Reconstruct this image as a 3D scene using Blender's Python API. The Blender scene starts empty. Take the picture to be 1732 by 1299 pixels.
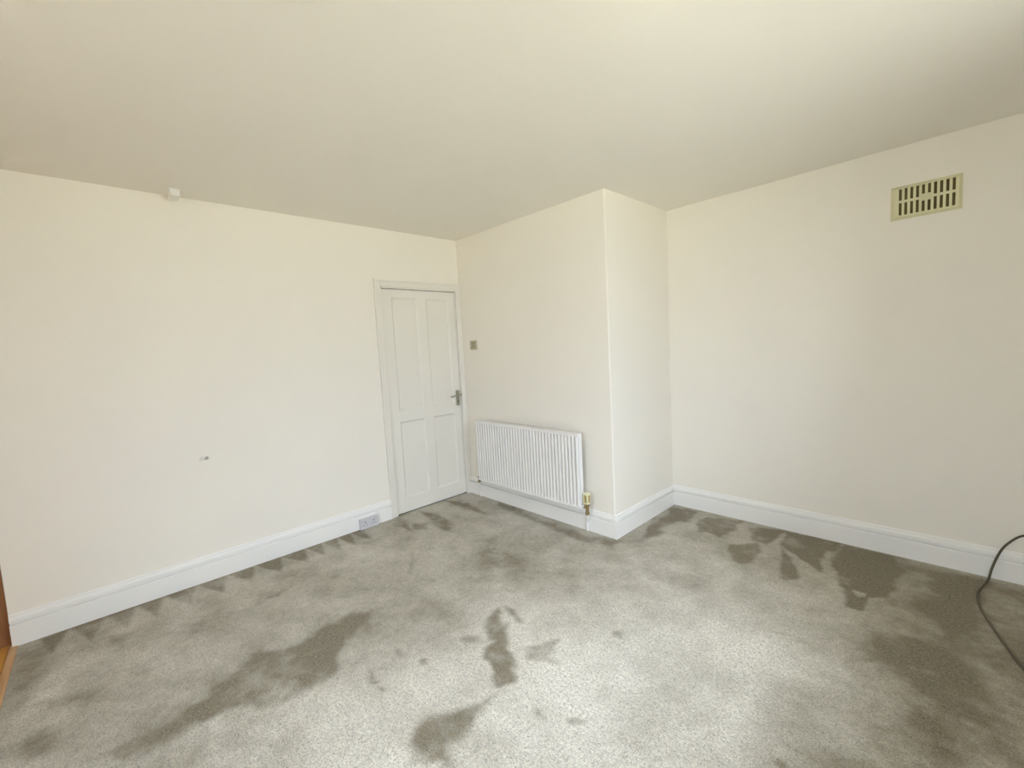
import bpy, bmesh, math
import numpy as np
from mathutils import Matrix, Vector

scene = bpy.context.scene
COL = scene.collection

# ------------------------------------------------------------------ camera
cam_data = bpy.data.cameras.new('camera')
cam_data.sensor_width = 36.0
cam_data.lens = 739.7 / 1732.0 * 36.0
cam_data.clip_start = 0.02
cam = bpy.data.objects.new('camera', cam_data)
COL.objects.link(cam)
_r = (0.69089, 0.72099, -0.05329)
_u = (-0.02395, 0.09651, 0.99504)
_f = (-0.72256, 0.68619, -0.08395)
cam.matrix_world = Matrix(((_r[0], _u[0], -_f[0], 3.449), (_r[1], _u[1], -_f[1], -2.629),
                           (_r[2], _u[2], -_f[2], 1.427), (0, 0, 0, 1)))
scene.camera = cam

# ------------------------------------------------------------------ world, daylight, exposure
WIN_Y0, WIN_Y1, WIN_Z0, WIN_Z1, XR = -2.5, -0.35, 0.80, 2.36, 4.15
world = bpy.data.worlds.new('world')
scene.world = world
world.use_nodes = True
bg = world.node_tree.nodes['Background']
bg.inputs['Color'].default_value = (0.695, 0.82, 1.0, 1)      # thin bright cloud
# CIE overcast law: brighter overhead than at the horizon, the same all the way round
_tc = world.node_tree.nodes.new('ShaderNodeTexCoord')
_sx = world.node_tree.nodes.new('ShaderNodeSeparateXYZ')
_mr = world.node_tree.nodes.new('ShaderNodeMapRange')
_mr.inputs['From Min'].default_value, _mr.inputs['From Max'].default_value = 0.0, 1.0
_mr.inputs['To Min'].default_value, _mr.inputs['To Max'].default_value = 0.66, 2.3
world.node_tree.links.new(_tc.outputs['Generated'], _sx.inputs[0])
world.node_tree.links.new(_sx.outputs['Z'], _mr.inputs['Value'])
world.node_tree.links.new(_mr.outputs['Result'], bg.inputs['Strength'])
REAR_X0, REAR_X1, REAR_Z0, REAR_Z1, YR = 1.8, 4.0, 0.65, 2.25, -4.9


def window_portal(w, h, loc, rz):
    d = bpy.data.lights.new('window_portal', 'AREA')
    d.shape = 'RECTANGLE'
    d.size, d.size_y = w, h
    d.cycles.is_portal = True
    o = bpy.data.objects.new('window_portal', d)
    COL.objects.link(o)
    o.location = loc
    o.rotation_euler = (math.pi / 2, 0, rz)


window_portal(WIN_Y1 - WIN_Y0, WIN_Z1 - WIN_Z0, (XR + 0.20, (WIN_Y0 + WIN_Y1) / 2, (WIN_Z0 + WIN_Z1) / 2), math.pi / 2)
window_portal(REAR_X1 - REAR_X0, REAR_Z1 - REAR_Z0, ((REAR_X0 + REAR_X1) / 2, YR - 0.10, (REAR_Z0 + REAR_Z1) / 2), 0.0)  # portal for the added rear fill window
fill_sun = bpy.data.lights.new('fill_sun', 'SUN')                      # unseen, added so the lit ground outside fills the ceiling
fill_sun.energy = 1.0
fill_sun.color = (1.0, 0.94, 0.82)
fill_sun.angle = 0.01
so_ = bpy.data.objects.new('fill_sun', fill_sun)
COL.objects.link(so_)
so_.rotation_euler = Vector((0.55, -0.45, -1.0)).to_track_quat('-Z', 'Y').to_euler()
scene.view_settings.view_transform = 'Standard'
scene.view_settings.look = 'None'
scene.view_settings.gamma = 1.0
scene.view_settings.use_curve_mapping = False
scene.view_settings.exposure = 3.13
scene.cycles.diffuse_bounces = 6
scene.cycles.glossy_bounces = 2
scene.cycles.max_bounces = 8
scene.cycles.use_adaptive_sampling = True
scene.cycles.adaptive_threshold = 0.05
scene.cycles.adaptive_min_samples = 16
scene.cycles.use_denoising = True


# ------------------------------------------------------------------ helpers
def new_mat(name, color, rough=0.5, metal=0.0, spec=0.5, var=0.0, var_scale=3.0, bump=0.0, bump_scale=200.0, coat=0.0):
    m = bpy.data.materials.new(name)
    m.use_nodes = True
    nt = m.node_tree
    b = nt.nodes['Principled BSDF']
    b.inputs['Roughness'].default_value = rough
    b.inputs['Metallic'].default_value = metal
    b.inputs['Specular IOR Level'].default_value = spec
    b.inputs['Coat Weight'].default_value = coat
    tc = nt.nodes.new('ShaderNodeTexCoord')
    n = nt.nodes.new('ShaderNodeTexNoise')
    n.inputs['Scale'].default_value = var_scale
    n.inputs['Detail'].default_value = 1
    nt.links.new(tc.outputs['Object'], n.inputs['Vector'])
    mix = nt.nodes.new('ShaderNodeMix')
    mix.data_type = 'RGBA'
    mix.inputs['A'].default_value = (*[c * (1 - var) for c in color], 1)
    mix.inputs['B'].default_value = (*[min(1, c * (1 + var)) for c in color], 1)
    nt.links.new(n.outputs['Fac'], mix.inputs['Factor'])
    nt.links.new(mix.outputs['Result'], b.inputs['Base Color'])
    if bump > 0:
        n2 = nt.nodes.new('ShaderNodeTexNoise')
        n2.inputs['Scale'].default_value = bump_scale
        n2.inputs['Detail'].default_value = 2
        nt.links.new(tc.outputs['Object'], n2.inputs['Vector'])
        bp_ = nt.nodes.new('ShaderNodeBump')
        bp_.inputs['Strength'].default_value = bump
        bp_.inputs['Distance'].default_value = 0.002
        nt.links.new(n2.outputs['Fac'], bp_.inputs['Height'])
        nt.links.new(bp_.outputs['Normal'], b.inputs['Normal'])
    return m


def carpet_mat():
    m = bpy.data.materials.new('carpet')
    m.use_nodes = True
    nt = m.node_tree
    L = nt.links.new
    b = nt.nodes['Principled BSDF']
    b.inputs['Roughness'].default_value = 1.0
    b.inputs['Specular IOR Level'].default_value = 0.05
    b.inputs['Sheen Weight'].default_value = 0.15
    b.inputs['Sheen Roughness'].default_value = 0.6
    tc = nt.nodes.new('ShaderNodeTexCoord')
    at = nt.nodes.new('ShaderNodeAttribute')
    at.attribute_name = 'nap'
    def noise(scale, detail=2.0, rough=0.6):
        n = nt.nodes.new('ShaderNodeTexNoise')
        n.inputs['Scale'].default_value = scale
        n.inputs['Detail'].default_value = detail
        n.inputs['Roughness'].default_value = rough
        L(tc.outputs['Object'], n.inputs['Vector'])
        return n
    def math_(op, a, bb):
        n = nt.nodes.new('ShaderNodeMath')
        n.operation = op
        for i, v in enumerate((a, bb)):
            if isinstance(v, (int, float)):
                n.inputs[i].default_value = v
            else:
                L(v, n.inputs[i])
        return n.outputs[0]
    tuft = noise(78, 2, 0.65)
    fine = noise(170, 2, 0.7)
    mid = noise(28, 3, 0.6)
    # nap breaks up into ragged tufts at its edges
    j = math_('MULTIPLY', math_('SUBTRACT', tuft.outputs['Fac'], 0.5), 0.7)
    j2 = math_('MULTIPLY', math_('SUBTRACT', mid.outputs['Fac'], 0.5), 0.5)
    nap = math_('ADD', at.outputs['Fac'], math_('ADD', j, j2))
    cr = nt.nodes.new('ShaderNodeValToRGB')
    cr.color_ramp.elements[0].position = 0.0
    cr.color_ramp.elements[0].color = (0.70, 0.655, 0.56, 1)
    cr.color_ramp.elements[1].position = 1.0
    cr.color_ramp.elements[1].color = (0.215, 0.182, 0.12, 1)
    L(nap, cr.inputs['Fac'])
    hv = nt.nodes.new('ShaderNodeHueSaturation')
    L(cr.outputs['Color'], hv.inputs['Color'])
    L(math_('ADD', math_('MULTIPLY', math_('ADD', fine.outputs['Fac'], tuft.outputs['Fac']), 1.6), -0.6), hv.inputs['Value'])
    L(hv.outputs['Color'], b.inputs['Base Color'])
    bp_ = nt.nodes.new('ShaderNodeBump')
    bp_.inputs['Strength'].default_value = 0.7
    bp_.inputs['Distance'].default_value = 0.006
    L(math_('ADD', tuft.outputs['Fac'], fine.outputs['Fac']), bp_.inputs['Height'])
    L(bp_.outputs['Normal'], b.inputs['Normal'])
    return m


def wood_mat(name, c1, c2, rough=0.4, axis_scale=(1.5, 18, 18)):
    m = bpy.data.materials.new(name)
    m.use_nodes = True
    nt = m.node_tree
    b = nt.nodes['Principled BSDF']
    b.inputs['Roughness'].default_value = rough
    tc = nt.nodes.new('ShaderNodeTexCoord')
    mp = nt.nodes.new('ShaderNodeMapping')
    mp.inputs['Scale'].default_value = axis_scale
    nt.links.new(tc.outputs['Object'], mp.inputs['Vector'])
    n = nt.nodes.new('ShaderNodeTexNoise')
    n.inputs['Scale'].default_value = 2.0
    n.inputs['Detail'].default_value = 5
    n.inputs['Distortion'].default_value = 0.6
    nt.links.new(mp.outputs['Vector'], n.inputs['Vector'])
    cr = nt.nodes.new('ShaderNodeValToRGB')
    cr.color_ramp.elements[0].position = 0.3
    cr.color_ramp.elements[0].color = (*c1, 1)
    cr.color_ramp.elements[1].position = 0.7
    cr.color_ramp.elements[1].color = (*c2, 1)
    nt.links.new(n.outputs['Fac'], cr.inputs['Fac'])
    nt.links.new(cr.outputs['Color'], b.inputs['Base Color'])
    return m


def glass_mat():
    m = bpy.data.materials.new('window_glass')
    m.use_nodes = True
    nt = m.node_tree
    nt.nodes.clear()
    o = nt.nodes.new('ShaderNodeOutputMaterial')
    t = nt.nodes.new('ShaderNodeBsdfTransparent')
    g = nt.nodes.new('ShaderNodeBsdfGlossy')
    g.inputs['Roughness'].default_value = 0.02
    f = nt.nodes.new('ShaderNodeFresnel')
    f.inputs['IOR'].default_value = 1.3
    mx = nt.nodes.new('ShaderNodeMixShader')
    nt.links.new(f.outputs[0], mx.inputs[0])
    nt.links.new(t.outputs[0], mx.inputs[1])
    nt.links.new(g.outputs[0], mx.inputs[2])
    nt.links.new(mx.outputs[0], o.inputs['Surface'])
    return m


def emit_mat(name, color, strength):
    m = bpy.data.materials.new(name)
    m.use_nodes = True
    b = m.node_tree.nodes['Principled BSDF']
    b.inputs['Base Color'].default_value = (0.8, 0.8, 0.8, 1)
    b.inputs['Emission Color'].default_value = (*color, 1)
    b.inputs['Emission Strength'].default_value = strength
    return m


def link(name, me, mat, parent=None, loc=None, kind=None, label=None, cat=None, group=None, smooth=False):
    o = bpy.data.objects.new(name, me)
    COL.objects.link(o)
    if mat is not None and not me.materials:
        me.materials.append(mat)
    if smooth:
        me.polygons.foreach_set('use_smooth', [True] * len(me.polygons))
    if parent is not None:
        o.parent = parent
    if loc is not None:
        o.location = loc
    tag(o, kind, label, cat, group)
    return o


def tag(o, kind=None, label=None, cat=None, group=None):
    for k, v in (('kind', kind), ('label', label), ('category', cat), ('group', group)):
        if v:
            o[k] = v
    return o


def empty(name, loc=(0, 0, 0), **kw):
    o = bpy.data.objects.new(name, None)
    o.empty_display_size = 0.05
    COL.objects.link(o)
    o.location = loc
    tag(o, **kw)
    return o


def bm_box(bm, lo, hi, bevel=0.0, seg=2):
    """a box between two corners, in its own bmesh first so that the bevel stays local"""
    t = bmesh.new()
    c = [(lo[i] + hi[i]) / 2 for i in range(3)]
    s = [abs(hi[i] - lo[i]) for i in range(3)]
    bmesh.ops.create_cube(t, size=1.0, matrix=Matrix.Translation(c) @ Matrix.Diagonal((*s, 1)))
    if bevel > 0:
        bmesh.ops.bevel(t, geom=t.edges[:], offset=min(bevel, min(s) * 0.49), segments=seg, affect='EDGES', profile=0.5)
    merge(bm, t)


def merge(bm, t):
    me = bpy.data.meshes.new('tmp')
    t.to_mesh(me)
    t.free()
    bm.from_mesh(me)
    bpy.data.meshes.remove(me)


def bm_cyl(bm, p0, p1, r0, r1=None, seg=20, bevel=0.0):
    r1 = r0 if r1 is None else r1
    p0, p1 = Vector(p0), Vector(p1)
    d = p1 - p0
    t = bmesh.new()
    bmesh.ops.create_cone(t, cap_ends=True, segments=seg, radius1=r0, radius2=r1, depth=d.length)
    if bevel > 0:
        ed = [e for e in t.edges if len([f for f in e.link_faces if len(f.verts) > 4]) == 1]
        bmesh.ops.bevel(t, geom=ed, offset=bevel, segments=2, affect='EDGES', profile=0.5)
    q = Vector((0, 0, 1)).rotation_difference(d.normalized())
    bmesh.ops.transform(t, matrix=Matrix.Translation((p0 + p1) / 2) @ q.to_matrix().to_4x4(), verts=t.verts[:])
    merge(bm, t)


def bm_tube(bm, pts, r, seg=10):
    """round tube along a polyline"""
    pts = [Vector(p) for p in pts]
    rings = []
    n = None
    for i, p in enumerate(pts):
        t = (pts[min(i + 1, len(pts) - 1)] - pts[max(i - 1, 0)]).normalized()
        if n is None:
            n = t.orthogonal().normalized()
        n = (n - t * n.dot(t)).normalized()
        b = t.cross(n)
        rings.append([bm.verts.new(p + (n * math.cos(a) + b * math.sin(a)) * r)
                      for a in [2 * math.pi * k / seg for k in range(seg)]])
    for a, b in zip(rings[:-1], rings[1:]):
        for k in range(seg):
            bm.faces.new((a[k], a[(k + 1) % seg], b[(k + 1) % seg], b[k]))
    bm.faces.new(rings[0][::-1])
    bm.faces.new(rings[-1])


def catmull(pts, n=10):
    P = [Vector(p) for p in pts]
    P = [P[0] * 2 - P[1]] + P + [P[-1] * 2 - P[-2]]
    out = []
    for i in range(1, len(P) - 2):
        a, b, c, d = P[i - 1:i + 3]
        for k in range(n):
            t = k / n
            out.append(0.5 * ((2 * b) + (c - a) * t + (2 * a - 5 * b + 4 * c - d) * t * t + (3 * b - a - 3 * c + d) * t ** 3))
    out.append(P[-2])
    return out


def done(bm, name):
    bmesh.ops.recalc_face_normals(bm, faces=bm.faces[:])
    me = bpy.data.meshes.new(name)
    bm.to_mesh(me)
    bm.free()
    return me


def box_obj(name, boxes, mat, parent=None, bevel=0.0, **kw):
    bm = bmesh.new()
    for lo, hi in boxes:
        bm_box(bm, lo, hi, bevel)
    return link(name, done(bm, name), mat, parent, **kw)


# ------------------------------------------------------------------ materials
WALL = new_mat('wall_paint', (0.888, 0.836, 0.742), rough=0.75, spec=0.25, var=0.012, var_scale=1.5)
CEIL = new_mat('ceiling_paint', (0.88, 0.84, 0.765), rough=0.85, spec=0.2, var=0.012, var_scale=1.2)
GLOSS = new_mat('white_gloss', (0.90, 0.875, 0.83), rough=0.3, spec=0.5, var=0.01)
DOORW = new_mat('door_paint', (0.83, 0.79, 0.71), rough=0.38, spec=0.5, var=0.01)
RADW = new_mat('radiator_enamel', (0.88, 0.85, 0.81), rough=0.35, spec=0.5)
NICKEL = new_mat('satin_nickel', (0.40, 0.38, 0.30), rough=0.34, metal=0.85)
BRASS = new_mat('tarnished_brass', (0.36, 0.27, 0.13), rough=0.42, metal=0.8, var=0.15, var_scale=60)
CREAM = new_mat('cream_plastic', (0.78, 0.74, 0.50), rough=0.45)
VENTC = new_mat('vent_plastic', (0.72, 0.68, 0.43), rough=0.5, var=0.03, var_scale=12)
VENTD = new_mat('vent_duct_dark', (0.16, 0.125, 0.05), rough=0.9)
SWITCHC = new_mat('aged_switch_plastic', (0.47, 0.42, 0.29), rough=0.45, var=0.05, var_scale=30)
SWITCHD = new_mat('aged_switch_dark', (0.27, 0.23, 0.13), rough=0.5)
SOCKETC = new_mat('grey_socket_plastic', (0.62, 0.60, 0.61), rough=0.4)
HOLE = new_mat('dark_slot', (0.06, 0.05, 0.045), rough=0.8)
STEEL = new_mat('dull_screw_steel', (0.50, 0.50, 0.48), rough=0.5, metal=0.3)
FILLER = new_mat('wall_filler', (0.76, 0.73, 0.64), rough=0.9)
FLEX = new_mat('grey_brown_flex', (0.10, 0.078, 0.045), rough=0.55)
BOXW = new_mat('white_plastic', (0.85, 0.83, 0.78), rough=0.4)
CARPET = carpet_mat()
OAK = wood_mat('orange_floor_wood', (0.50, 0.22, 0.035), (0.68, 0.35, 0.08), 0.4)
DOORWOOD = wood_mat('brown_door_wood', (0.24, 0.10, 0.04), (0.36, 0.16, 0.06), 0.45, (18, 18, 1.2))
GLASS = glass_mat()
GROUND = new_mat('outside_paving', (0.42, 0.39, 0.29), rough=0.95, var=0.2, var_scale=2)

# ------------------------------------------------------------------ room dimensions (metres)
HC = 2.472          # ceiling height
BX = 1.694          # projecting wall face ends here
CY = 0.896          # recessed right wall
YE = -3.077         # left wall stops here
HS = 0.169          # skirting height

# ------------------------------------------------------------------ floor: carpet with brushed nap, some floor light and shade painted in
NAP_SHADE_MARKS = [
    (1.0, 0.02, [(1.11, -2.18), (1.08, -2.22), (1.12, -2.34), (1.15, -2.39), (1.23, -2.42), (1.26, -2.48), (1.31, -2.51), (1.38, -2.45), (1.39, -2.35), (1.47, -2.25), (1.49, -2.1), (1.46, -1.99), (1.32, -1.83), (1.22, -1.69), (1.11, -1.71), (1.12, -1.87), (1.14, -2.03)]),
    (0.7, 0.03, [(1.29, -2.52), (1.27, -2.61), (1.26, -2.71), (1.37, -2.68), (1.37, -2.56), (1.35, -2.49)]),
    (0.6, 0.03, [(0.92, -2.98), (0.95, -2.89), (1.05, -2.84), (1.09, -2.88), (1.07, -2.96)]),
    (0.6, 0.03, [(0.73, -2.84), (0.79, -2.76), (0.85, -2.77), (0.8, -2.84), (0.75, -2.9)]),
    (0.6, 0.05, [(0.11, -3.05), (0.11, -2.91), (0.43, -2.91), (0.54, -2.98), (0.66, -3.03), (0.71, -3.04)]),
    (-0.6, 0.02, [(1.41, -2.44), (1.42, -2.37), (1.48, -2.4), (1.47, -2.44)]),
    (-0.4, 0.02, [(0.62, -2.99), (0.62, -2.88), (0.68, -2.88), (0.68, -2.97)]),
    (0.5, 0.02, [(0.46, -2.41), (0.55, -2.31), (0.59, -2.36)]),
    (0.5, 0.02, [(0.32, -2.71), (0.36, -2.62), (0.46, -2.64), (0.36, -2.71)]),
    (0.5, 0.015, [(0.52, -2.03), (0.52, -1.91), (0.58, -1.97)]),
    (1.0, 0.012, [(1.69, -1.16), (1.71, -1.27), (1.85, -1.33), (1.93, -1.44), (2.04, -1.51), (2.12, -1.53), (2.16, -1.46), (2.04, -1.32), (1.94, -1.29), (1.83, -1.23)]),
    (0.8, 0.008, [(1.7, -1.12), (1.76, -1.1), (1.89, -1.16), (1.85, -1.17)]),
    (-0.7, 0.008, [(1.72, -1.18), (1.76, -1.17), (1.94, -1.25), (2.0, -1.32), (1.96, -1.31)]),
    (0.7, 0.012, [(2.04, -1.24), (2.11, -1.14), (2.15, -1.25), (2.25, -1.26), (2.11, -1.3)]),
    (0.9, 0.02, [(2.03, -1.88), (2.04, -1.8), (2.08, -1.68), (2.13, -1.58), (2.18, -1.73), (2.21, -1.81), (2.26, -1.87), (2.13, -1.93), (2.07, -1.93)]),
    (0.5, 0.08, [(1.01, -0.64), (1.21, -0.48), (1.57, -0.74), (1.62, -0.9), (1.45, -0.91), (1.26, -1.01)]),
    (0.9, 0.02, [(0.0, -0.35), (0.18, -0.25), (0.62, -0.31), (0.39, -0.36)]),
    (0.9, 0.02, [(0.04, -0.64), (0.21, -0.57), (0.55, -0.6), (0.65, -0.72), (0.46, -0.73), (0.24, -0.68)]),
    (0.9, 0.02, [(-0.03, -0.82), (0.24, -0.85), (0.36, -0.92), (0.21, -0.93)]),
    (0.8, 0.02, [(0.22, -0.81), (0.34, -0.72), (0.44, -0.81), (0.35, -0.87)]),
    (0.5, 0.01, [(0.65, -1.12), (0.68, -1.1), (0.96, -1.26), (0.94, -1.28)]),
    (0.7, 0.015, [(1.72, -1.43), (1.76, -1.34), (1.82, -1.34), (1.78, -1.42)]),
    (0.6, 0.01, [(2.27, -0.89), (2.3, -0.85), (2.33, -0.88), (2.3, -0.91)]),
    (0.7, 0.008, [(2.29, -1.5), (2.31, -1.49), (2.35, -1.51), (2.32, -1.52)]),
    (0.7, 0.008, [(2.41, -1.45), (2.43, -1.42), (2.47, -1.41), (2.47, -1.43), (2.43, -1.46)]),
    (0.9, 0.006, [(1.72, -1.67), (1.73, -1.64), (1.77, -1.66), (1.76, -1.68)]),
    (0.8, 0.012, [(1.58, -1.85), (1.69, -1.85), (1.68, -1.88)]),
    (0.8, 0.006, [(1.72, -1.88), (1.74, -1.86), (1.76, -1.87)]),
    (0.6, 0.015, [(1.55, -1.71), (1.58, -1.68), (1.63, -1.71), (1.59, -1.73)]),
    (0.6, 0.02, [(1.09, -1.76), (1.2, -1.65), (1.28, -1.7), (1.23, -1.79)]),
    (0.7, 0.02, [(0.44, -0.02), (0.82, -0.03), (1.07, -0.13), (1.77, -0.03), (1.76, -0.13), (1.32, -0.19), (1.07, -0.18), (0.63, -0.11)]),
    (0.9, 0.02, [(1.83, -0.01), (1.76, 0.43), (1.71, 0.83), (1.92, 0.85), (1.99, 0.61), (1.87, 0.57), (1.9, 0.23)]),
    (0.9, 0.01, [(2.04, 0.59), (2.03, 0.75), (2.29, 0.85), (2.29, 0.47), (2.11, 0.46)]),
    (1, 0.01, [(2.35, 0.75), (2.58, 0.86), (2.55, 0.52), (2.47, 0.57)]),
    (1, 0.01, [(2.58, 0.84), (2.88, 0.88), (2.85, 0.39), (2.76, 0.46), (2.62, 0.57)]),
    (1, 0.008, [(2.61, 0.57), (2.74, 0.35), (2.79, 0.2), (2.73, 0.12)]),
    (0.8, 0.01, [(2.36, 0.4), (2.5, 0.53), (2.54, 0.39), (2.54, 0.24), (2.44, 0.16)]),
    (1.1, 0.012, [(2.89, 0.72), (2.9, 0.85), (3.18, 0.86), (3.22, 0.34), (3.12, 0.23), (3.1, 0.06), (3.04, 0.04), (2.96, 0.31)]),
    (-1, 0.006, [(3.02, 0.27), (3.1, 0.28), (3.1, 0.21), (3.05, 0.19)]),
    (1.4, 0.06, [(3.27, 0.77), (3.54, 0.83), (3.51, 0.29), (3.43, 0.04), (3.32, 0.26)]),  # nap mark, darkened further with painted shade
    (0.8, 0.015, [(3.18, 0.06), (3.24, 0.05), (3.2, -0.03)]),
    (1.35, 0.13, [(3.15, -0.15), (3.32, 0.04), (3.49, -0.1), (3.55, -0.34), (3.6, -0.57), (3.6, -0.61), (3.45, -0.74), (3.34, -0.76), (3.32, -0.65), (3.32, -0.47), (3.15, -0.34)]),  # nap mark and window-wall shade painted together
    (-0.7, 0.02, [(3.35, -0.47), (3.44, -0.45), (3.45, -0.57), (3.38, -0.57)]),
    (0.5, 0.01, [(3.21, -0.71), (3.26, -0.68), (3.29, -0.74), (3.26, -0.78)]),
    (0.5, 0.006, [(2.81, -0.4), (2.88, -0.37), (2.87, -0.39)]),
    (0.5, 0.006, [(2.92, -0.4), (2.96, -0.37), (2.95, -0.4)]),
    (0.7, 0.01, [(3.2, -0.94), (3.24, -0.93), (3.23, -0.95), (3.21, -0.96)]),
    (0.7, 0.012, [(3.02, -1.1), (3.05, -1.07), (3.08, -1.09), (3.05, -1.12)]),
]

def value_noise(x, y, seed):
    rng = np.random.RandomState(seed)
    tab = rng.rand(64, 64)
    xi, yi = np.floor(x).astype(int), np.floor(y).astype(int)
    fx, fy = x - xi, y - yi
    fx, fy = fx * fx * (3 - 2 * fx), fy * fy * (3 - 2 * fy)
    g = lambda a, b: tab[a % 64, b % 64]
    return (g(xi, yi) * (1 - fx) * (1 - fy) + g(xi + 1, yi) * fx * (1 - fy)
            + g(xi, yi + 1) * (1 - fx) * fy + g(xi + 1, yi + 1) * fx * fy)


def fbm(x, y, seed, octaves=4):
    v, a, s = 0, 0.5, 0
    for o in range(octaves):
        v = v + a * value_noise(x * 2 ** o, y * 2 ** o, seed + o)
        s += a
        a *= 0.55
    return v / s - 0.5


def poly_sd(x, y, poly):
    """signed distance to a polygon, negative inside"""
    p = np.array(poly)
    d = np.full(x.shape, 1e9)
    inside = np.zeros(x.shape, bool)
    for (x0, y0), (x1, y1) in zip(p, np.roll(p, -1, 0)):
        ex, ey = x1 - x0, y1 - y0
        t = np.clip(((x - x0) * ex + (y - y0) * ey) / (ex * ex + ey * ey + 1e-12), 0, 1)
        d = np.minimum(d, np.hypot(x - x0 - t * ex, y - y0 - t * ey))
        c = ((y0 > y) != (y1 > y)) & (x < (x1 - x0) * (y - y0) / (y1 - y0 + 1e-12) + x0)
        inside ^= c
    return np.where(inside, -d, d)


def build_carpet():
    st = 0.0125
    x0, x1, y0, y1 = 0.0, XR, -3.06, CY
    nx, ny = int((x1 - x0) / st) + 1, int((y1 - y0) / st) + 1
    gx, gy = np.meshgrid(np.linspace(x0, x1, nx), np.linspace(y0, y1, ny), indexing='ij')
    x, y = gx.ravel(), gy.ravel()
    # ragged edges: warp the lookup position
    wx = x + 0.13 * fbm(x * 6, y * 6, 3, 5)
    wy = y + 0.13 * fbm(x * 6, y * 6, 11, 5)
    nap = 0.50 + 0.50 * fbm(x * 2.3, y * 2.3, 21, 4) + 0.55 * fbm(x * 8, y * 8, 31, 4)
    mott = np.clip(0.88 + 1.2 * fbm(x * 11, y * 11, 41, 4), 0.5, 1.15)       # marks are broken up inside
    dark = np.zeros_like(x)
    lite = np.zeros_like(x)
    for s, soft, poly in NAP_SHADE_MARKS + SAWTOOTH_LIGHT_SHADE:
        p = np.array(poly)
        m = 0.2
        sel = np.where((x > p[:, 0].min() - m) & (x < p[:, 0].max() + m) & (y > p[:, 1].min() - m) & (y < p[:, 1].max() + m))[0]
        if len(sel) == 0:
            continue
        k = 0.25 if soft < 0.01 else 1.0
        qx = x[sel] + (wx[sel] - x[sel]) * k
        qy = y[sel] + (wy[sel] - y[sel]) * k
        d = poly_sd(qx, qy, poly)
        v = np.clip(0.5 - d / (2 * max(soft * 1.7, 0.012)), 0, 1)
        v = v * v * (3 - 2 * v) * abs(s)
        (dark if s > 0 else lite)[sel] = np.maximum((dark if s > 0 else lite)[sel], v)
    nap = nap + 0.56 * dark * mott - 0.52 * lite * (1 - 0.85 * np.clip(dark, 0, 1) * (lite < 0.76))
    co = np.stack([x, y, np.zeros_like(x)], 1)
    i = np.arange(nx * ny).reshape(nx, ny)
    f = np.stack([i[:-1, :-1], i[1:, :-1], i[1:, 1:], i[:-1, 1:]], -1).reshape(-1, 4)
    me = bpy.data.meshes.new('floor')
    me.vertices.add(len(co))
    me.vertices.foreach_set('co', co.ravel())
    me.loops.add(f.size)
    me.loops.foreach_set('vertex_index', f.ravel().astype(np.int32))
    me.polygons.add(len(f))
    me.polygons.foreach_set('loop_start', np.arange(0, f.size, 4, dtype=np.int32))
    me.update(calc_edges=True)
    a = me.attributes.new('nap', 'FLOAT', 'POINT')  # pile tone, including the painted floor light and shade
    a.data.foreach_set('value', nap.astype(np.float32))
    return link('floor', me, CARPET, kind='structure', label='grey beige short pile carpet with brushed dark nap marks and painted-in light and shade')


SAWTOOTH_LIGHT_SHADE = [(-0.75, 0.16, [(1.55, -2.05), (1.75, -1.35), (1.7, -0.95), (2.1, -0.75), (2.5, -0.45), (2.8, -0.3), (3.0, -0.6), (3.0, -1.1), (3.1, -1.7), (2.7, -2.1), (2.1, -2.3)])]   # walked-on middle, paler also from floor light painted into the pile
SAWTOOTH_LIGHT_SHADE.append((0.55, 0.14, [(3.2, -1.2), (3.22, -0.6), (3.1, -0.1), (3.25, 0.2), (3.15, 0.5), (3.0, 0.9), (4.15, 0.9), (4.15, -1.4)]))   # shade by the window wall, painted as darker pile
_ys = [-2.98, -2.86, -2.72, -2.58, -2.45, -2.29, -2.12, -1.96, -1.78, -1.62, -1.50, -1.38, -1.27, -1.15]
for a_, b_ in zip(_ys[:-1], _ys[1:]):
    SAWTOOTH_LIGHT_SHADE.append((0.75, 0.008, [(0.0, a_), (0.0, b_), (0.03, b_), (0.27, b_ - 0.055), (0.03, a_ + 0.01)]))
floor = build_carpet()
box_obj('floor_slab', [((-0.2, YR, -0.10), (XR + 0.2, CY + 0.2, -0.012))], GROUND, floor)

# ------------------------------------------------------------------ bare boards behind the carpet edge
boards = empty('floor_boards', (0, 0, 0), kind='structure', label='orange wooden floor boards beyond the carpet edge')
bm = bmesh.new()
bm_box(bm, (-1.0, -0.0635, -0.011), (1.0, 0.0635, 0.0), 0.0015, 1)
plank_me = done(bm, 'plank')
plank_me.materials.append(OAK)
k = 0
yy = -3.155
while yy > YR:
    for j, xx in enumerate((-0.6 + (k % 3) * 0.5, 1.402 + (k % 3) * 0.5, 3.404 + (k % 3) * 0.5)):
        link('plank', plank_me, None, boards, loc=(xx, yy, -0.001))
    yy -= 0.129
    k += 1
box_obj('trim_1', [((0.0, -3.09, -0.01), (XR, -3.058, 0.004))], wood_mat('threshold_wood', (0.5, 0.28, 0.11), (0.62, 0.37, 0.17), 0.4), bevel=0.003,
        kind='structure', label='pale wooden threshold strip along the carpet edge')

# ------------------------------------------------------------------ walls and ceiling
T = 0.14
DY0, DY1, DZ = -0.832, -0.042, 1.995        # door opening
wall_left = box_obj('wall_left', [((-T, YE, 0), (0, DY0, HC)), ((-T, DY0, DZ), (0, DY1, HC)), ((-T, DY1, 0), (0, 0.0, HC))],
                    WALL, kind='structure', label='plain cream painted wall with the white panelled door')
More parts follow.
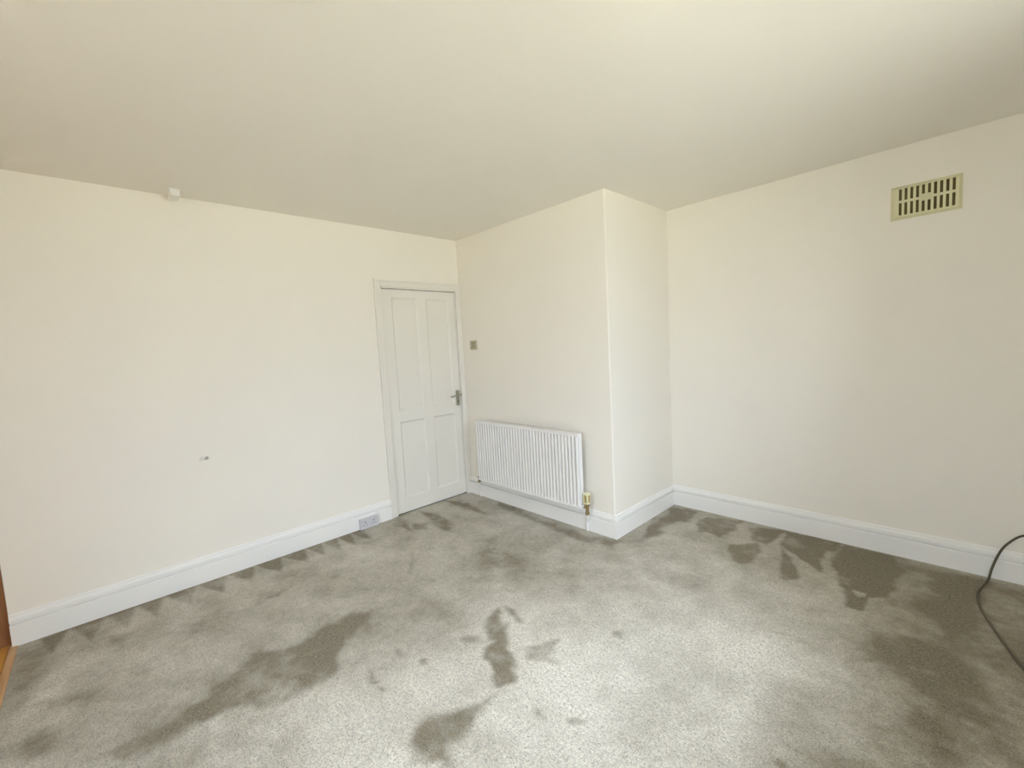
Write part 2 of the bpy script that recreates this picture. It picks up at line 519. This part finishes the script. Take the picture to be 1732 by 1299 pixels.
# projecting wall with the radiator: one plastered body, rounded outer corner
bm = bmesh.new()
RC = 0.009
outline = [(-T, 0.0), (BX - RC, 0.0)]
for i in range(1, 7):
    a = math.pi / 2 * i / 6
    outline.append((BX - RC + RC * math.sin(a), RC - RC * math.cos(a)))
outline += [(BX, CY + T), (-T, CY + T)]
lo_ = [bm.verts.new((x, y, 0)) for x, y in outline]
hi_ = [bm.verts.new((x, y, HC)) for x, y in outline]
n_ = len(outline)
for i in range(n_):
    bm.faces.new((lo_[i], lo_[(i + 1) % n_], hi_[(i + 1) % n_], hi_[i]))
bm.faces.new(lo_[::-1])
bm.faces.new(hi_)
link('wall_back', done(bm, 'wall_back'), WALL, kind='structure', label='projecting cream wall with rounded corner behind the radiator')
box_obj('wall_right', [((BX, CY, 0), (XR + T, CY + T, HC))], WALL, kind='structure', label='long plain cream wall with the air vent')
box_obj('ceiling', [((-1.6, YR - T, HC), (XR + T, CY + T, HC + 0.12))], CEIL, kind='structure', label='plain off-white ceiling')
WR = box_obj('wall_window', [((XR, YR, 0), (XR + 0.28, WIN_Y0, HC)), ((XR, WIN_Y1, 0), (XR + 0.28, CY, HC)),
                             ((XR, WIN_Y0, 0), (XR + 0.28, WIN_Y1, WIN_Z0)), ((XR, WIN_Y0, WIN_Z1), (XR + 0.28, WIN_Y1, HC))],
             WALL, kind='structure', label='cream window wall')
box_obj('wall_rear', [((-1.6, YR - T, 0), (REAR_X0, YR, HC)), ((REAR_X1, YR - T, 0), (XR + 0.28, YR, HC)),
                      ((REAR_X0, YR - T, 0), (REAR_X1, YR, REAR_Z0)), ((REAR_X0, YR - T, REAR_Z1), (REAR_X1, YR, HC))], WALL, kind='structure', label='cream rear wall')
D2A, D2B = -3.93, YE - 0.002
box_obj('wall_far_left', [((-T, YR, 0), (0, D2A, HC)), ((-T, D2A, 2.02), (0, D2B, HC))], WALL, kind='structure', label='cream wall around the wooden door')

# ------------------------------------------------------------------ skirting boards
PROFILE = [(0.021, 0.0), (0.021, 0.1105), (0.0203, 0.1130), (0.0190, 0.1140), (0.0010, 0.1140), (0.0010, 0.1255), (0.0145, 0.1262),
           (0.0160, 0.130), (0.0150, 0.145), (0.0110, 0.153), (0.0085, 0.1545), (0.0085, 0.159), (0.0080, 0.164), (0.0050, 0.168), (0.0, HS)]


def skirting(name, a, b, n, ma, mb, label, cap=True):
    """moulding from a to b (floor points on the wall face); n points into the room; ma / mb lengthen the
    front edge at each end for mitres (+1 outer corner, -1 inner corner, 0 square cut)"""
    bm = bmesh.new()
    a, b, n = Vector((*a, 0)), Vector((*b, 0)), Vector((*n, 0))
    d = (b - a).normalized()
    ra, rb = [], []
    for dep, z in PROFILE + [(-0.0, 0.0)]:
        ra.append(bm.verts.new(a + n * dep - d * dep * ma + Vector((0, 0, z))))
        rb.append(bm.verts.new(b + n * dep + d * dep * mb + Vector((0, 0, z))))
    m_ = len(ra)
    for i in range(m_):
        bm.faces.new((ra[i], ra[(i + 1) % m_], rb[(i + 1) % m_], rb[i]))
    bm.faces.new(ra[::-1])
    bm.faces.new(rb)
    return link(name, done(bm, name), GLOSS, kind='structure', label=label)


skirting('baseboard_left', (0, YE), (0, -0.886), (1, 0), 0, 0, 'white moulded skirting board under the left wall')
skirting('baseboard_back', (0.0, 0), (BX, 0), (0, -1), -1, 1, 'white moulded skirting board behind the radiator')
skirting('baseboard_alcove', (BX, 0), (BX, CY), (1, 0), 1, -1, 'short white skirting board on the return wall')
skirting('baseboard_right', (BX, CY), (XR, CY), (0, -1), -1, 0, 'long white skirting board below the air vent wall')
skirting('baseboard_window', (XR, CY), (XR, YR), (-1, 0), 0, 0, 'white skirting board under the window')

# ------------------------------------------------------------------ white four-panel door
door = empty('door_1', (0, -0.435, 0), kind='structure', label='white four-panel door with a satin lever handle')
O = Vector((0, -0.435, 0))


def dbox(name, boxes, mat, parent=door, bevel=0.0, **kw):
    base = O
    return box_obj(name, [((l[0] - base.x, l[1] - base.y, l[2]), (h[0] - base.x, h[1] - base.y, h[2])) for l, h in boxes], mat, parent, bevel, **kw)


LY0, LY1, LZ0, LZ1 = -0.819, -0.056, 0.010, 1.978
PY = [(-0.727, -0.470), (-0.380, -0.130)]
PZ = [(0.133, 0.822), (0.918, 1.910)]
FX = -0.008                                    # face of the stiles
stiles = [((FX - 0.036, LY0, LZ0), (FX, PY[0][0], LZ1)), ((FX - 0.036, PY[0][1], LZ0), (FX, PY[1][0], LZ1)), ((FX - 0.036, PY[1][1], LZ0), (FX, LY1, LZ1))]
rails = []
for y0, y1 in PY:
    for z0, z1 in ((LZ0, PZ[0][0]), (PZ[0][1], PZ[1][0]), (PZ[1][1], LZ1)):
        rails.append(((FX - 0.036, y0, z0), (FX, y1, z1)))
leaf = dbox('leaf_frame', stiles + rails, DOORW)


def door_panel(y0, y1, z0, z1):
    """recessed field with a sloping moulding round it"""
    bm = bmesh.new()
    def ring(i, x):
        return [bm.verts.new((x, y - O.y, z)) for y, z in ((y0 + i, z0 + i), (y1 - i, z0 + i), (y1 - i, z1 - i), (y0 + i, z1 - i))]
    rs = [ring(0, FX), ring(0.003, FX - 0.003), ring(0.013, FX - 0.009), ring(0.016, FX - 0.014), ring(0.030, FX - 0.014)]
    for a, b in zip(rs[:-1], rs[1:]):
        for i in range(4):
            bm.faces.new((a[i], a[(i + 1) % 4], b[(i + 1) % 4], b[i]))
    bm.faces.new(rs[-1])
    bk = ring(0, FX - 0.036)
    bm.faces.new(bk[::-1])
    for i in range(4):
        bm.faces.new((rs[0][i], bk[i], bk[(i + 1) % 4], rs[0][(i + 1) % 4]))
    return link('door_panel', done(bm, 'door_panel'), DOORW, door)


for y0, y1 in PY:
    for z0, z1 in PZ:
        door_panel(y0, y1, z0, z1)
# architrave: stepped moulding
dbox('casing', [((0.0, -0.886, 0), (0.017, -0.832, 2.055)), ((0.017, -0.886, 0), (0.024, -0.868, 2.055)), ((0.0, -0.832, 0), (0.012, -0.822, 1.985)),
                ((0.0, -0.832, 1.993), (0.017, -0.001, 2.055)), ((0.017, -0.868, 2.037), (0.024, -0.001, 2.055)), ((0.0, -0.822, 1.983), (0.012, -0.052, 1.993)),
                ((0.0, -0.052, 0), (0.019, -0.001, 1.993))], DOORW, bevel=0.0025)
dbox('jamb_lining', [((-T, DY0, 0), (0.0, LY0 - 0.004, DZ)), ((-T, LY1 + 0.004, 0), (0.0, DY1, DZ)), ((-T, LY0 - 0.004, LZ1 + 0.005), (0.0, LY1 + 0.004, DZ)),
                     ((-T, LY0 - 0.004, 0), (FX - 0.038, LY0 + 0.012, DZ)), ((-T, LY1 - 0.012, 0), (FX - 0.038, LY1 + 0.004, DZ)),
                     ((-T, LY0, LZ1 - 0.012), (FX - 0.038, LY1, DZ)), ((-T, LY0, -0.01), (FX - 0.037, LY1, 0.016))], GLOSS)
for hz in (0.25, 1.75):
    hb = bmesh.new()
    bm_cyl(hb, (0.004, LY0 - 0.002 - O.y, hz - 0.04), (0.004, LY0 - 0.002 - O.y, hz + 0.04), 0.006, seg=10)
    link('hinge', done(hb, 'hinge'), DOORW, door)
# lever handle on a long backplate
hd = empty('handle', (0, 0, 0))
hd.parent = door
hy = -0.089 - O.y
bm = bmesh.new()
bm_box(bm, (FX, hy - 0.020, 0.888), (FX + 0.008, hy + 0.020, 1.038), 0.003)
link('backplate', done(bm, 'backplate'), NICKEL, hd)
bm = bmesh.new()
bm_cyl(bm, (FX + 0.006, hy, 0.992), (FX + 0.020, hy, 0.992), 0.013, 0.010, 20, 0.001)
bm_cyl(bm, (FX + 0.018, hy, 0.992), (FX + 0.058, hy, 0.992), 0.008, 0.008, 16)
bm_tube(bm, catmull([(FX + 0.052, hy + 0.012, 0.992), (FX + 0.055, hy - 0.03, 0.993), (FX + 0.055, hy - 0.07, 0.990), (FX + 0.053, hy - 0.098, 0.984), (FX + 0.050, hy - 0.112, 0.988)], 6), 0.0075, 12)
link('lever', done(bm, 'lever'), NICKEL, hd, smooth=True)
bm = bmesh.new()
bm_cyl(bm, (FX + 0.0075, hy, 0.930), (FX + 0.0088, hy, 0.930), 0.006, seg=14)
bm_box(bm, (FX + 0.0075, hy - 0.003, 0.914), (FX + 0.0088, hy + 0.003, 0.930))
link('keyhole', done(bm, 'keyhole'), HOLE, hd)

# ------------------------------------------------------------------ brown wooden door at the end of the left wall
d2 = empty('door_2', (-0.02, -3.5, 0), kind='structure', label='brown wooden door at the far left edge')
box_obj('leaf_frame', [((-0.04, -0.40, 0.0), (0.0, -0.29, 2.0)), ((-0.04, 0.30, 0.0), (0.0, 0.418, 2.0)),
                       ((-0.04, -0.29, 0.0), (0.0, 0.30, 0.22)), ((-0.04, -0.29, 0.95), (0.0, 0.30, 1.1)), ((-0.04, -0.29, 1.88), (0.0, 0.30, 2.0))], DOORWOOD, d2)
for z0, z1 in ((0.22, 0.95), (1.1, 1.88)):
    box_obj('door_panel', [((-0.03, -0.29, z0), (-0.012, 0.30, z1))], DOORWOOD, d2)
box_obj('casing', [((-0.12, -0.428, 0), (0.018, -0.402, 2.02)), ((-0.12, -0.428, 2.002), (0.018, 0.42, 2.02))], DOORWOOD, d2)

# ------------------------------------------------------------------ radiator
RX0, RX1, RZ0, RZ1 = 0.262, 1.462, 0.195, 0.757
RYF, RYB = -0.108, -0.060                       # front and back of the radiator
rad = empty('radiator', ((RX0 + RX1) / 2, RYF, 0), label='white ribbed panel radiator on the wall beside the door', cat='radiator')
ox, oy = (RX0 + RX1) / 2, RYF
bm = bmesh.new()
NF = 36
pitch = (RX1 - RX0) / NF
zt, zb = RZ1 - 0.026, RZ0 + 0.026
prof = []                                        # x, depth of the pressed flutes
for i in range(NF):
    x = RX0 + i * pitch
    prof += [(x, 0.0200), (x + pitch * 0.17, 0.0200), (x + pitch * 0.24, 0.003), (x + pitch * 0.36, 0.0), (x + pitch * 0.64, 0.0), (x + pitch * 0.76, 0.003), (x + pitch * 0.83, 0.0200)]
prof.append((RX1, 0.0200))
rows = []
for z, w in ((RZ0, 0), (RZ0 + 0.014, 0), (zb, 1), (zt, 1), (RZ1 - 0.014, 0), (RZ1, 0)):
    rows.append([bm.verts.new((x - ox, (d if w else 0.002), z)) for x, d in prof])
for a, b in zip(rows[:-1], rows[1:]):
    for i in range(len(prof) - 1):
        bm.faces.new((a[i], a[i + 1], b[i + 1], b[i]))
bk = [bm.verts.new((x - ox, 0.025, z)) for x, z in ((RX0, RZ0), (RX1, RZ0), (RX1, RZ1), (RX0, RZ1))]
bm.faces.new(bk[::-1])
bm.faces.new([*rows[-1], bk[2], bk[3]])
bm.faces.new([*rows[0][::-1], bk[0], bk[1]])
bm.faces.new([r[0] for r in rows] + [bk[3], bk[0]])
bm.faces.new([r[-1] for r in rows][::-1] + [bk[1], bk[2]])
link('front_panel', done(bm, 'front_panel'), RADW, rad)
# convector fins between the panel and the wall
bm = bmesh.new()
for i in range(48):
    x = RX0 + 0.02 + (RX1 - RX0 - 0.04) * i / 47 - ox
    bm_box(bm, (x - 0.0008, 0.025, RZ0 + 0.05), (x + 0.0008, 0.046, RZ1 - 0.03))
link('convector_fins', done(bm, 'convector_fins'), RADW, rad)
D_ = RYB - RYF
# top grille: two long rails and cross bars
bm = bmesh.new()
bm_box(bm, (RX0 - ox, 0.0, RZ1 - 0.001), (RX1 - ox, 0.016, RZ1 + 0.005), 0.0015)
bm_box(bm, (RX0 - ox, D_ - 0.012, RZ1 - 0.012), (RX1 - ox, D_, RZ1 + 0.005), 0.0015)
for i in range(61):
    x = RX0 + 0.004 + (RX1 - RX0 - 0.008) * i / 60 - ox
    bm_box(bm, (x - 0.0045, 0.014, RZ1 - 0.001), (x + 0.0045, D_ - 0.010, RZ1 + 0.0035))
link('top_grille', done(bm, 'top_grille'), RADW, rad)
for sgn, x in ((-1, RX0), (1, RX1)):
    lo = x - 0.0015 if sgn < 0 else x - 0.0025
    box_obj('side_panel', [((lo - ox, 0.012, RZ0 + 0.02), (lo + 0.004 - ox, D_, RZ1 - 0.02)), ((lo - ox, D_ - 0.020, RZ1 - 0.02), (lo + 0.004 - ox, D_, RZ1 + 0.003))], RADW, rad, 0.001)
for x in (RX0 + 0.2, RX1 - 0.2):
    box_obj('bracket', [((x - 0.015 - ox, 0.016, RZ0 + 0.08), (x + 0.015 - ox, -RYF - 0.002, RZ1 - 0.1))], RADW, rad)
# thermostatic valve on the right
VX, VY = 1.499, -0.072
va = empty('thermostatic_valve', (VX - ox, VY - oy, 0))
va.parent = rad
bm = bmesh.new()
bm_box(bm, (-0.021, -0.021, 0.232), (0.021, 0.021, 0.318), 0.0052)
link('valve_head', done(bm, 'valve_head'), CREAM, va, label='cream plastic thermostat head')
box_obj('dial_window', [((-0.006, -0.0225, 0.248), (0.014, -0.0205, 0.302))], new_mat('dial_amber', (0.45, 0.33, 0.12), 0.4), va)
box_obj('dial_window', [((0.0205, -0.010, 0.248), (0.0225, 0.010, 0.302))], bpy.data.materials['dial_amber'], va)
bm = bmesh.new()
bm_cyl(bm, (0, 0, 0.212), (0, 0, 0.234), 0.017, 0.019, 24)
bm_cyl(bm, (0, 0, 0.165), (0, 0, 0.214), 0.0125, 0.0125, 20)
bm_cyl(bm, (0, 0, 0.150), (0, 0, 0.172), 0.0155, 0.0155, 6, 0.001)
bm_cyl(bm, (-0.008, 0, 0.205), (-0.026, 0, 0.205), 0.012, 0.012, 6, 0.001)
link('valve_body', done(bm, 'valve_body'), BRASS, va, label='tarnished brass valve body')
bm = bmesh.new()
bm_cyl(bm, (-0.022, 0, 0.205), (-0.040, 0, 0.205), 0.0105, 0.0105, 16)
link('valve_tail', done(bm, 'valve_tail'), RADW, va)
bm = bmesh.new()
swan = lambda x: [(x - ox, VY - oy, 0.158), (x - ox, VY - oy, 0.140), (x - 0.006 - ox, VY + 0.007 - oy, 0.122), (x - 0.030 - ox, VY + 0.034 - oy, 0.085),
                  (x - 0.036 - ox, VY + 0.041 - oy, 0.065), (x - 0.036 - ox, VY + 0.041 - oy, 0.0)]
bm_tube(bm, catmull(swan(VX), 5), 0.0078, 14)
link('pipe', done(bm, 'pipe'), GLOSS, rad, smooth=True)
# lockshield on the left
LX = 0.232
lv = empty('lockshield_valve', (LX - ox, VY - oy, 0))
lv.parent = rad
bm = bmesh.new()
bm_cyl(bm, (0, 0, 0.17), (0, 0, 0.222), 0.0115, 0.0115, 20)
bm_cyl(bm, (0, 0, 0.158), (0, 0, 0.178), 0.0145, 0.0145, 6, 0.001)
bm_cyl(bm, (0.006, 0, 0.205), (0.036, 0, 0.205), 0.0105, 0.0105, 16)
link('valve_body', done(bm, 'valve_body'), BRASS, lv, label='dark brass lockshield body')
bm = bmesh.new()
bm_cyl(bm, (0, 0, 0.222), (0, 0, 0.252), 0.013, 0.011, 20, 0.002)
link('valve_cap', done(bm, 'valve_cap'), RADW, lv)
bm = bmesh.new()
bm_tube(bm, catmull(swan(LX), 5), 0.0078, 14)
link('pipe', done(bm, 'pipe'), GLOSS, rad, smooth=True)

# ------------------------------------------------------------------ air vent
VX0, VX1, VZ0, VZ1 = 3.100, 3.398, 2.054, 2.243
vent = empty('air_vent', ((VX0 + VX1) / 2, CY, VZ0), label='cream slotted air vent high on the right wall', cat='vent')
vo = Vector(((VX0 + VX1) / 2, CY, VZ0))
cols = [(3.1365 + i * 0.0247, 3.1365 + i * 0.0247 + 0.0125) for i in range(10)]
xs = sorted(set([VX0 + 0.016, VX1 - 0.016] + [v for c in cols for v in c]))
bm = bmesh.new()
z_a, z_b, z_c, z_d = 2.077, 2.1465, 2.161, 2.2305
z_b2, z_c2 = 2.136, 2.174                       # the two middle columns stop short of the centre boss
ft, fb = -0.014, -0.003                          # front and back of the grille face
for i in range(len(xs) - 1):
    x0, x1 = xs[i], xs[i + 1]
    ci = next((k for k, c in enumerate(cols) if abs(c[0] - x0) < 1e-6), None)
    if ci is None:
        spans = [(VZ0 + 0.012, VZ1 - 0.012)]
    else:
        b_, c_ = (z_b2, z_c2) if ci in (4, 5) else (z_b, z_c)
        spans = [(VZ0 + 0.012, z_a), (b_, c_), (z_d, VZ1 - 0.012)]
    for z0, z1 in spans:
        bm_box(bm, (x0 - vo.x, ft, z0 - vo.z), (x1 - vo.x, fb, z1 - vo.z))
link('grille', done(bm, 'grille'), VENTC, vent)
bm = bmesh.new()                                  # sloping border
def vring(i, y):
    return [bm.verts.new((x - vo.x, y, z - vo.z)) for x, z in ((VX0 + i, VZ0 + i), (VX1 - i, VZ0 + i), (VX1 - i, VZ1 - i), (VX0 + i, VZ1 - i))]
rs = [vring(0, 0.0), vring(0.0, -0.004), vring(0.013, -0.016), vring(0.017, -0.016), vring(0.017, 0.0)]
for a, b in zip(rs[:-1], rs[1:]):
    for i in range(4):
        bm.faces.new((a[i], a[(i + 1) % 4], b[(i + 1) % 4], b[i]))
link('frame', done(bm, 'frame'), VENTC, vent)
box_obj('duct_back', [((VX0 + 0.016 - vo.x, -0.0025, 0.012), (VX1 - 0.016 - vo.x, -0.0008, VZ1 - VZ0 - 0.012))], VENTD, vent, label='dark duct behind the slots')

# ------------------------------------------------------------------ light switch by the door
sw = empty('light_switch', (0.186, 0, 1.465), label='small aged beige wall switch between the door and radiator', cat='switch')
bm = bmesh.new()
bm_box(bm, (-0.048, -0.012, -0.043), (0.048, 0.0, 0.043), 0.0052)
link('plate', done(bm, 'plate'), SWITCHC, sw)
bm = bmesh.new()
bm_box(bm, (-0.034, -0.0135, -0.026), (0.036, -0.011, 0.026), 0.001)
link('rocker_surround', done(bm, 'rocker_surround'), SWITCHD, sw)
for x in (-0.017, 0.019):
    bm = bmesh.new()
    bm_box(bm, (x - 0.014, -0.017, -0.021), (x + 0.012, -0.012, 0.022), 0.002)
    r = link('rocker', done(bm, 'rocker'), SWITCHC, sw)
    r.rotation_euler = (math.radians(5), 0, 0)

# ------------------------------------------------------------------ double socket on the skirting
so = empty('wall_socket', (0.0, -1.105, 0.048), label='pale grey double power socket on the skirting beside the door', cat='socket')
bm = bmesh.new()
bm_box(bm, (0.018, -0.078, -0.0455), (0.040, 0.078, 0.041), 0.003)
link('back_box', done(bm, 'back_box'), SOCKETC, so)
bm = bmesh.new()
bm_box(bm, (0.039, -0.080, -0.0465), (0.048, 0.080, 0.0425), 0.003)
link('faceplate', done(bm, 'faceplate'), SOCKETC, so)
for y in (-0.036, 0.036):
    s1 = box_obj('switch_rocker', [((0.047, y - 0.008 + (0.022 if y > 0 else -0.022), 0.010), (0.0505, y + 0.008 + (0.022 if y > 0 else -0.022), 0.034))], SOCKETC, so, 0.001)
    box_obj('pin_slot', [((0.0475, y - 0.003, 0.004), (0.0486, y + 0.003, 0.016)), ((0.0475, y - 0.015, -0.016), (0.0486, y - 0.008, -0.011)), ((0.0475, y + 0.008, -0.016), (0.0486, y + 0.015, -0.011))], HOLE, so)

# ------------------------------------------------------------------ screw hook and filler patch on the left wall
ho = empty('screw_hook', (0, -2.152, 0.806), label='tiny grey screw hook beside a filler patch on the left wall', cat='hook')
bm = bmesh.new()
bm_cyl(bm, (0, 0, 0), (0.0025, 0, 0), 0.008, 0.007, 16)
bm_tube(bm, [(0.0, -0.008, -0.004)] + [(0.010 , -0.008 * math.cos(a), 0.011 * math.sin(a)) for a in [math.pi * i / 10 for i in range(11)]], 0.003, 8)
link('hook', done(bm, 'hook'), STEEL, ho, smooth=True)
bm = bmesh.new()
bm_cyl(bm, (0, -0.026, 0.002), (0.0015, -0.026, 0.002), 0.013, 0.012, 14)
link('filler_patch', done(bm, 'filler_patch'), FILLER, ho)

# ------------------------------------------------------------------ small box on the ceiling above the left wall
cb = empty('ceiling_box', (0.105, -2.18, HC), label='small white plastic box on the ceiling above the left wall', cat='junction box')
bm = bmesh.new()
bm_box(bm, (-0.055, -0.026, -0.010), (0.055, 0.026, 0.0), 0.002)
link('base', done(bm, 'base'), BOXW, cb)
bm = bmesh.new()
bm_box(bm, (-0.052, -0.024, -0.043), (0.058, 0.024, -0.009), 0.004)
link('cover', done(bm, 'cover'), BOXW, cb)

# ------------------------------------------------------------------ dark flex by the right wall
pts = [(3.95, 0.885, 0.30), (3.86, 0.872, 0.31), (3.76, 0.86, 0.305), (3.67, 0.856, 0.283), (3.617, 0.858, 0.226), (3.585, 0.862, 0.158), (3.560, 0.855, 0.065),
       (3.545, 0.80, 0.012), (3.515, 0.68, 0.0052), (3.505, 0.60, 0.0052), (3.512, 0.47, 0.0052), (3.538, 0.34, 0.0052), (3.57, 0.21, 0.0052),
       (3.605, 0.08, 0.0052), (3.637, -0.03, 0.0052), (3.70, -0.25, 0.0052), (3.82, -0.45, 0.0052), (3.95, -0.5, 0.0052)]
bm = bmesh.new()
bm_tube(bm, catmull(pts, 8), 0.0052, 10)
link('power_cable', done(bm, 'power_cable'), FLEX, smooth=True, label='dark thin cable looping from the right wall onto the carpet', cat='cable')

# ------------------------------------------------------------------ window (out of frame, lights the room)
def make_window(name, loc, rz, w, wh, label):
    """three-light casement; local +X points outdoors, local Y runs along the wall"""
    wi = empty(name, loc, kind='structure', label=label)
    wi.rotation_euler = (0, 0, rz)
    ww = w / 2
    fr = [((0, -ww, 0), (0.06, ww, 0.06)), ((0, -ww, wh - 0.06), (0.06, ww, wh)), ((0, -ww, 0.06), (0.06, -ww + 0.06, wh - 0.06)),
          ((0, ww - 0.06, 0.06), (0.06, ww, wh - 0.06)), ((0, -ww / 3 - 0.03, 0.06), (0.06, -ww / 3 + 0.03, wh - 0.06)),
          ((0, ww / 3 - 0.03, 0.06), (0.06, ww / 3 + 0.03, wh - 0.06))]
    box_obj('window_frame', fr, GLOSS, wi)
    for a, c in ((-ww + 0.06, -ww / 3 - 0.03), (-ww / 3 + 0.03, ww / 3 - 0.03), (ww / 3 + 0.03, ww - 0.06)):
        box_obj('pane', [((0.028, a, 0.06), (0.032, c, wh - 0.06))], GLASS, wi)
    box_obj('window_sill', [((-0.14, -ww - 0.04, -0.025), (0.0, ww + 0.04, 0.0))], GLOSS, wi, 0.004)


make_window('window_1', (XR + 0.1, (WIN_Y0 + WIN_Y1) / 2, WIN_Z0), 0.0, WIN_Y1 - WIN_Y0, WIN_Z1 - WIN_Z0, 'wide white framed window')
make_window('rear_fill_window', ((REAR_X0 + REAR_X1) / 2, YR - 0.02, REAR_Z0), -math.pi / 2, REAR_X1 - REAR_X0, REAR_Z1 - REAR_Z0, 'unseen wide white framed rear window, added as fill light')  # unseen window added to even out the room light
box_obj('ground', [((XR + 0.28, -40, -0.4), (XR + 40, 40, -0.3)), ((-40, -40, -0.4), (XR + 0.28, YR - T, -0.3))], GROUND, kind='structure', label='paved ground outside the window')

# ------------------------------------------------------------------ ceiling lamp just above the frame
la = empty('ceiling_lamp', (2.93, -1.50, HC), label='small round lit ceiling lamp', cat='lamp')
bm = bmesh.new()
bm_cyl(bm, (0, 0, 0), (0, 0, -0.02), 0.07, 0.07, 32, 0.003)
link('lamp_base', done(bm, 'lamp_base'), BOXW, la)
bm = bmesh.new()
bmesh.ops.create_uvsphere(bm, u_segments=24, v_segments=12, radius=0.06, matrix=Matrix.Translation((0, 0, -0.07)))
link('bulb_globe', done(bm, 'bulb_globe'), emit_mat('lamp_glow', (1.0, 0.78, 0.55), 1.0), la, smooth=True)
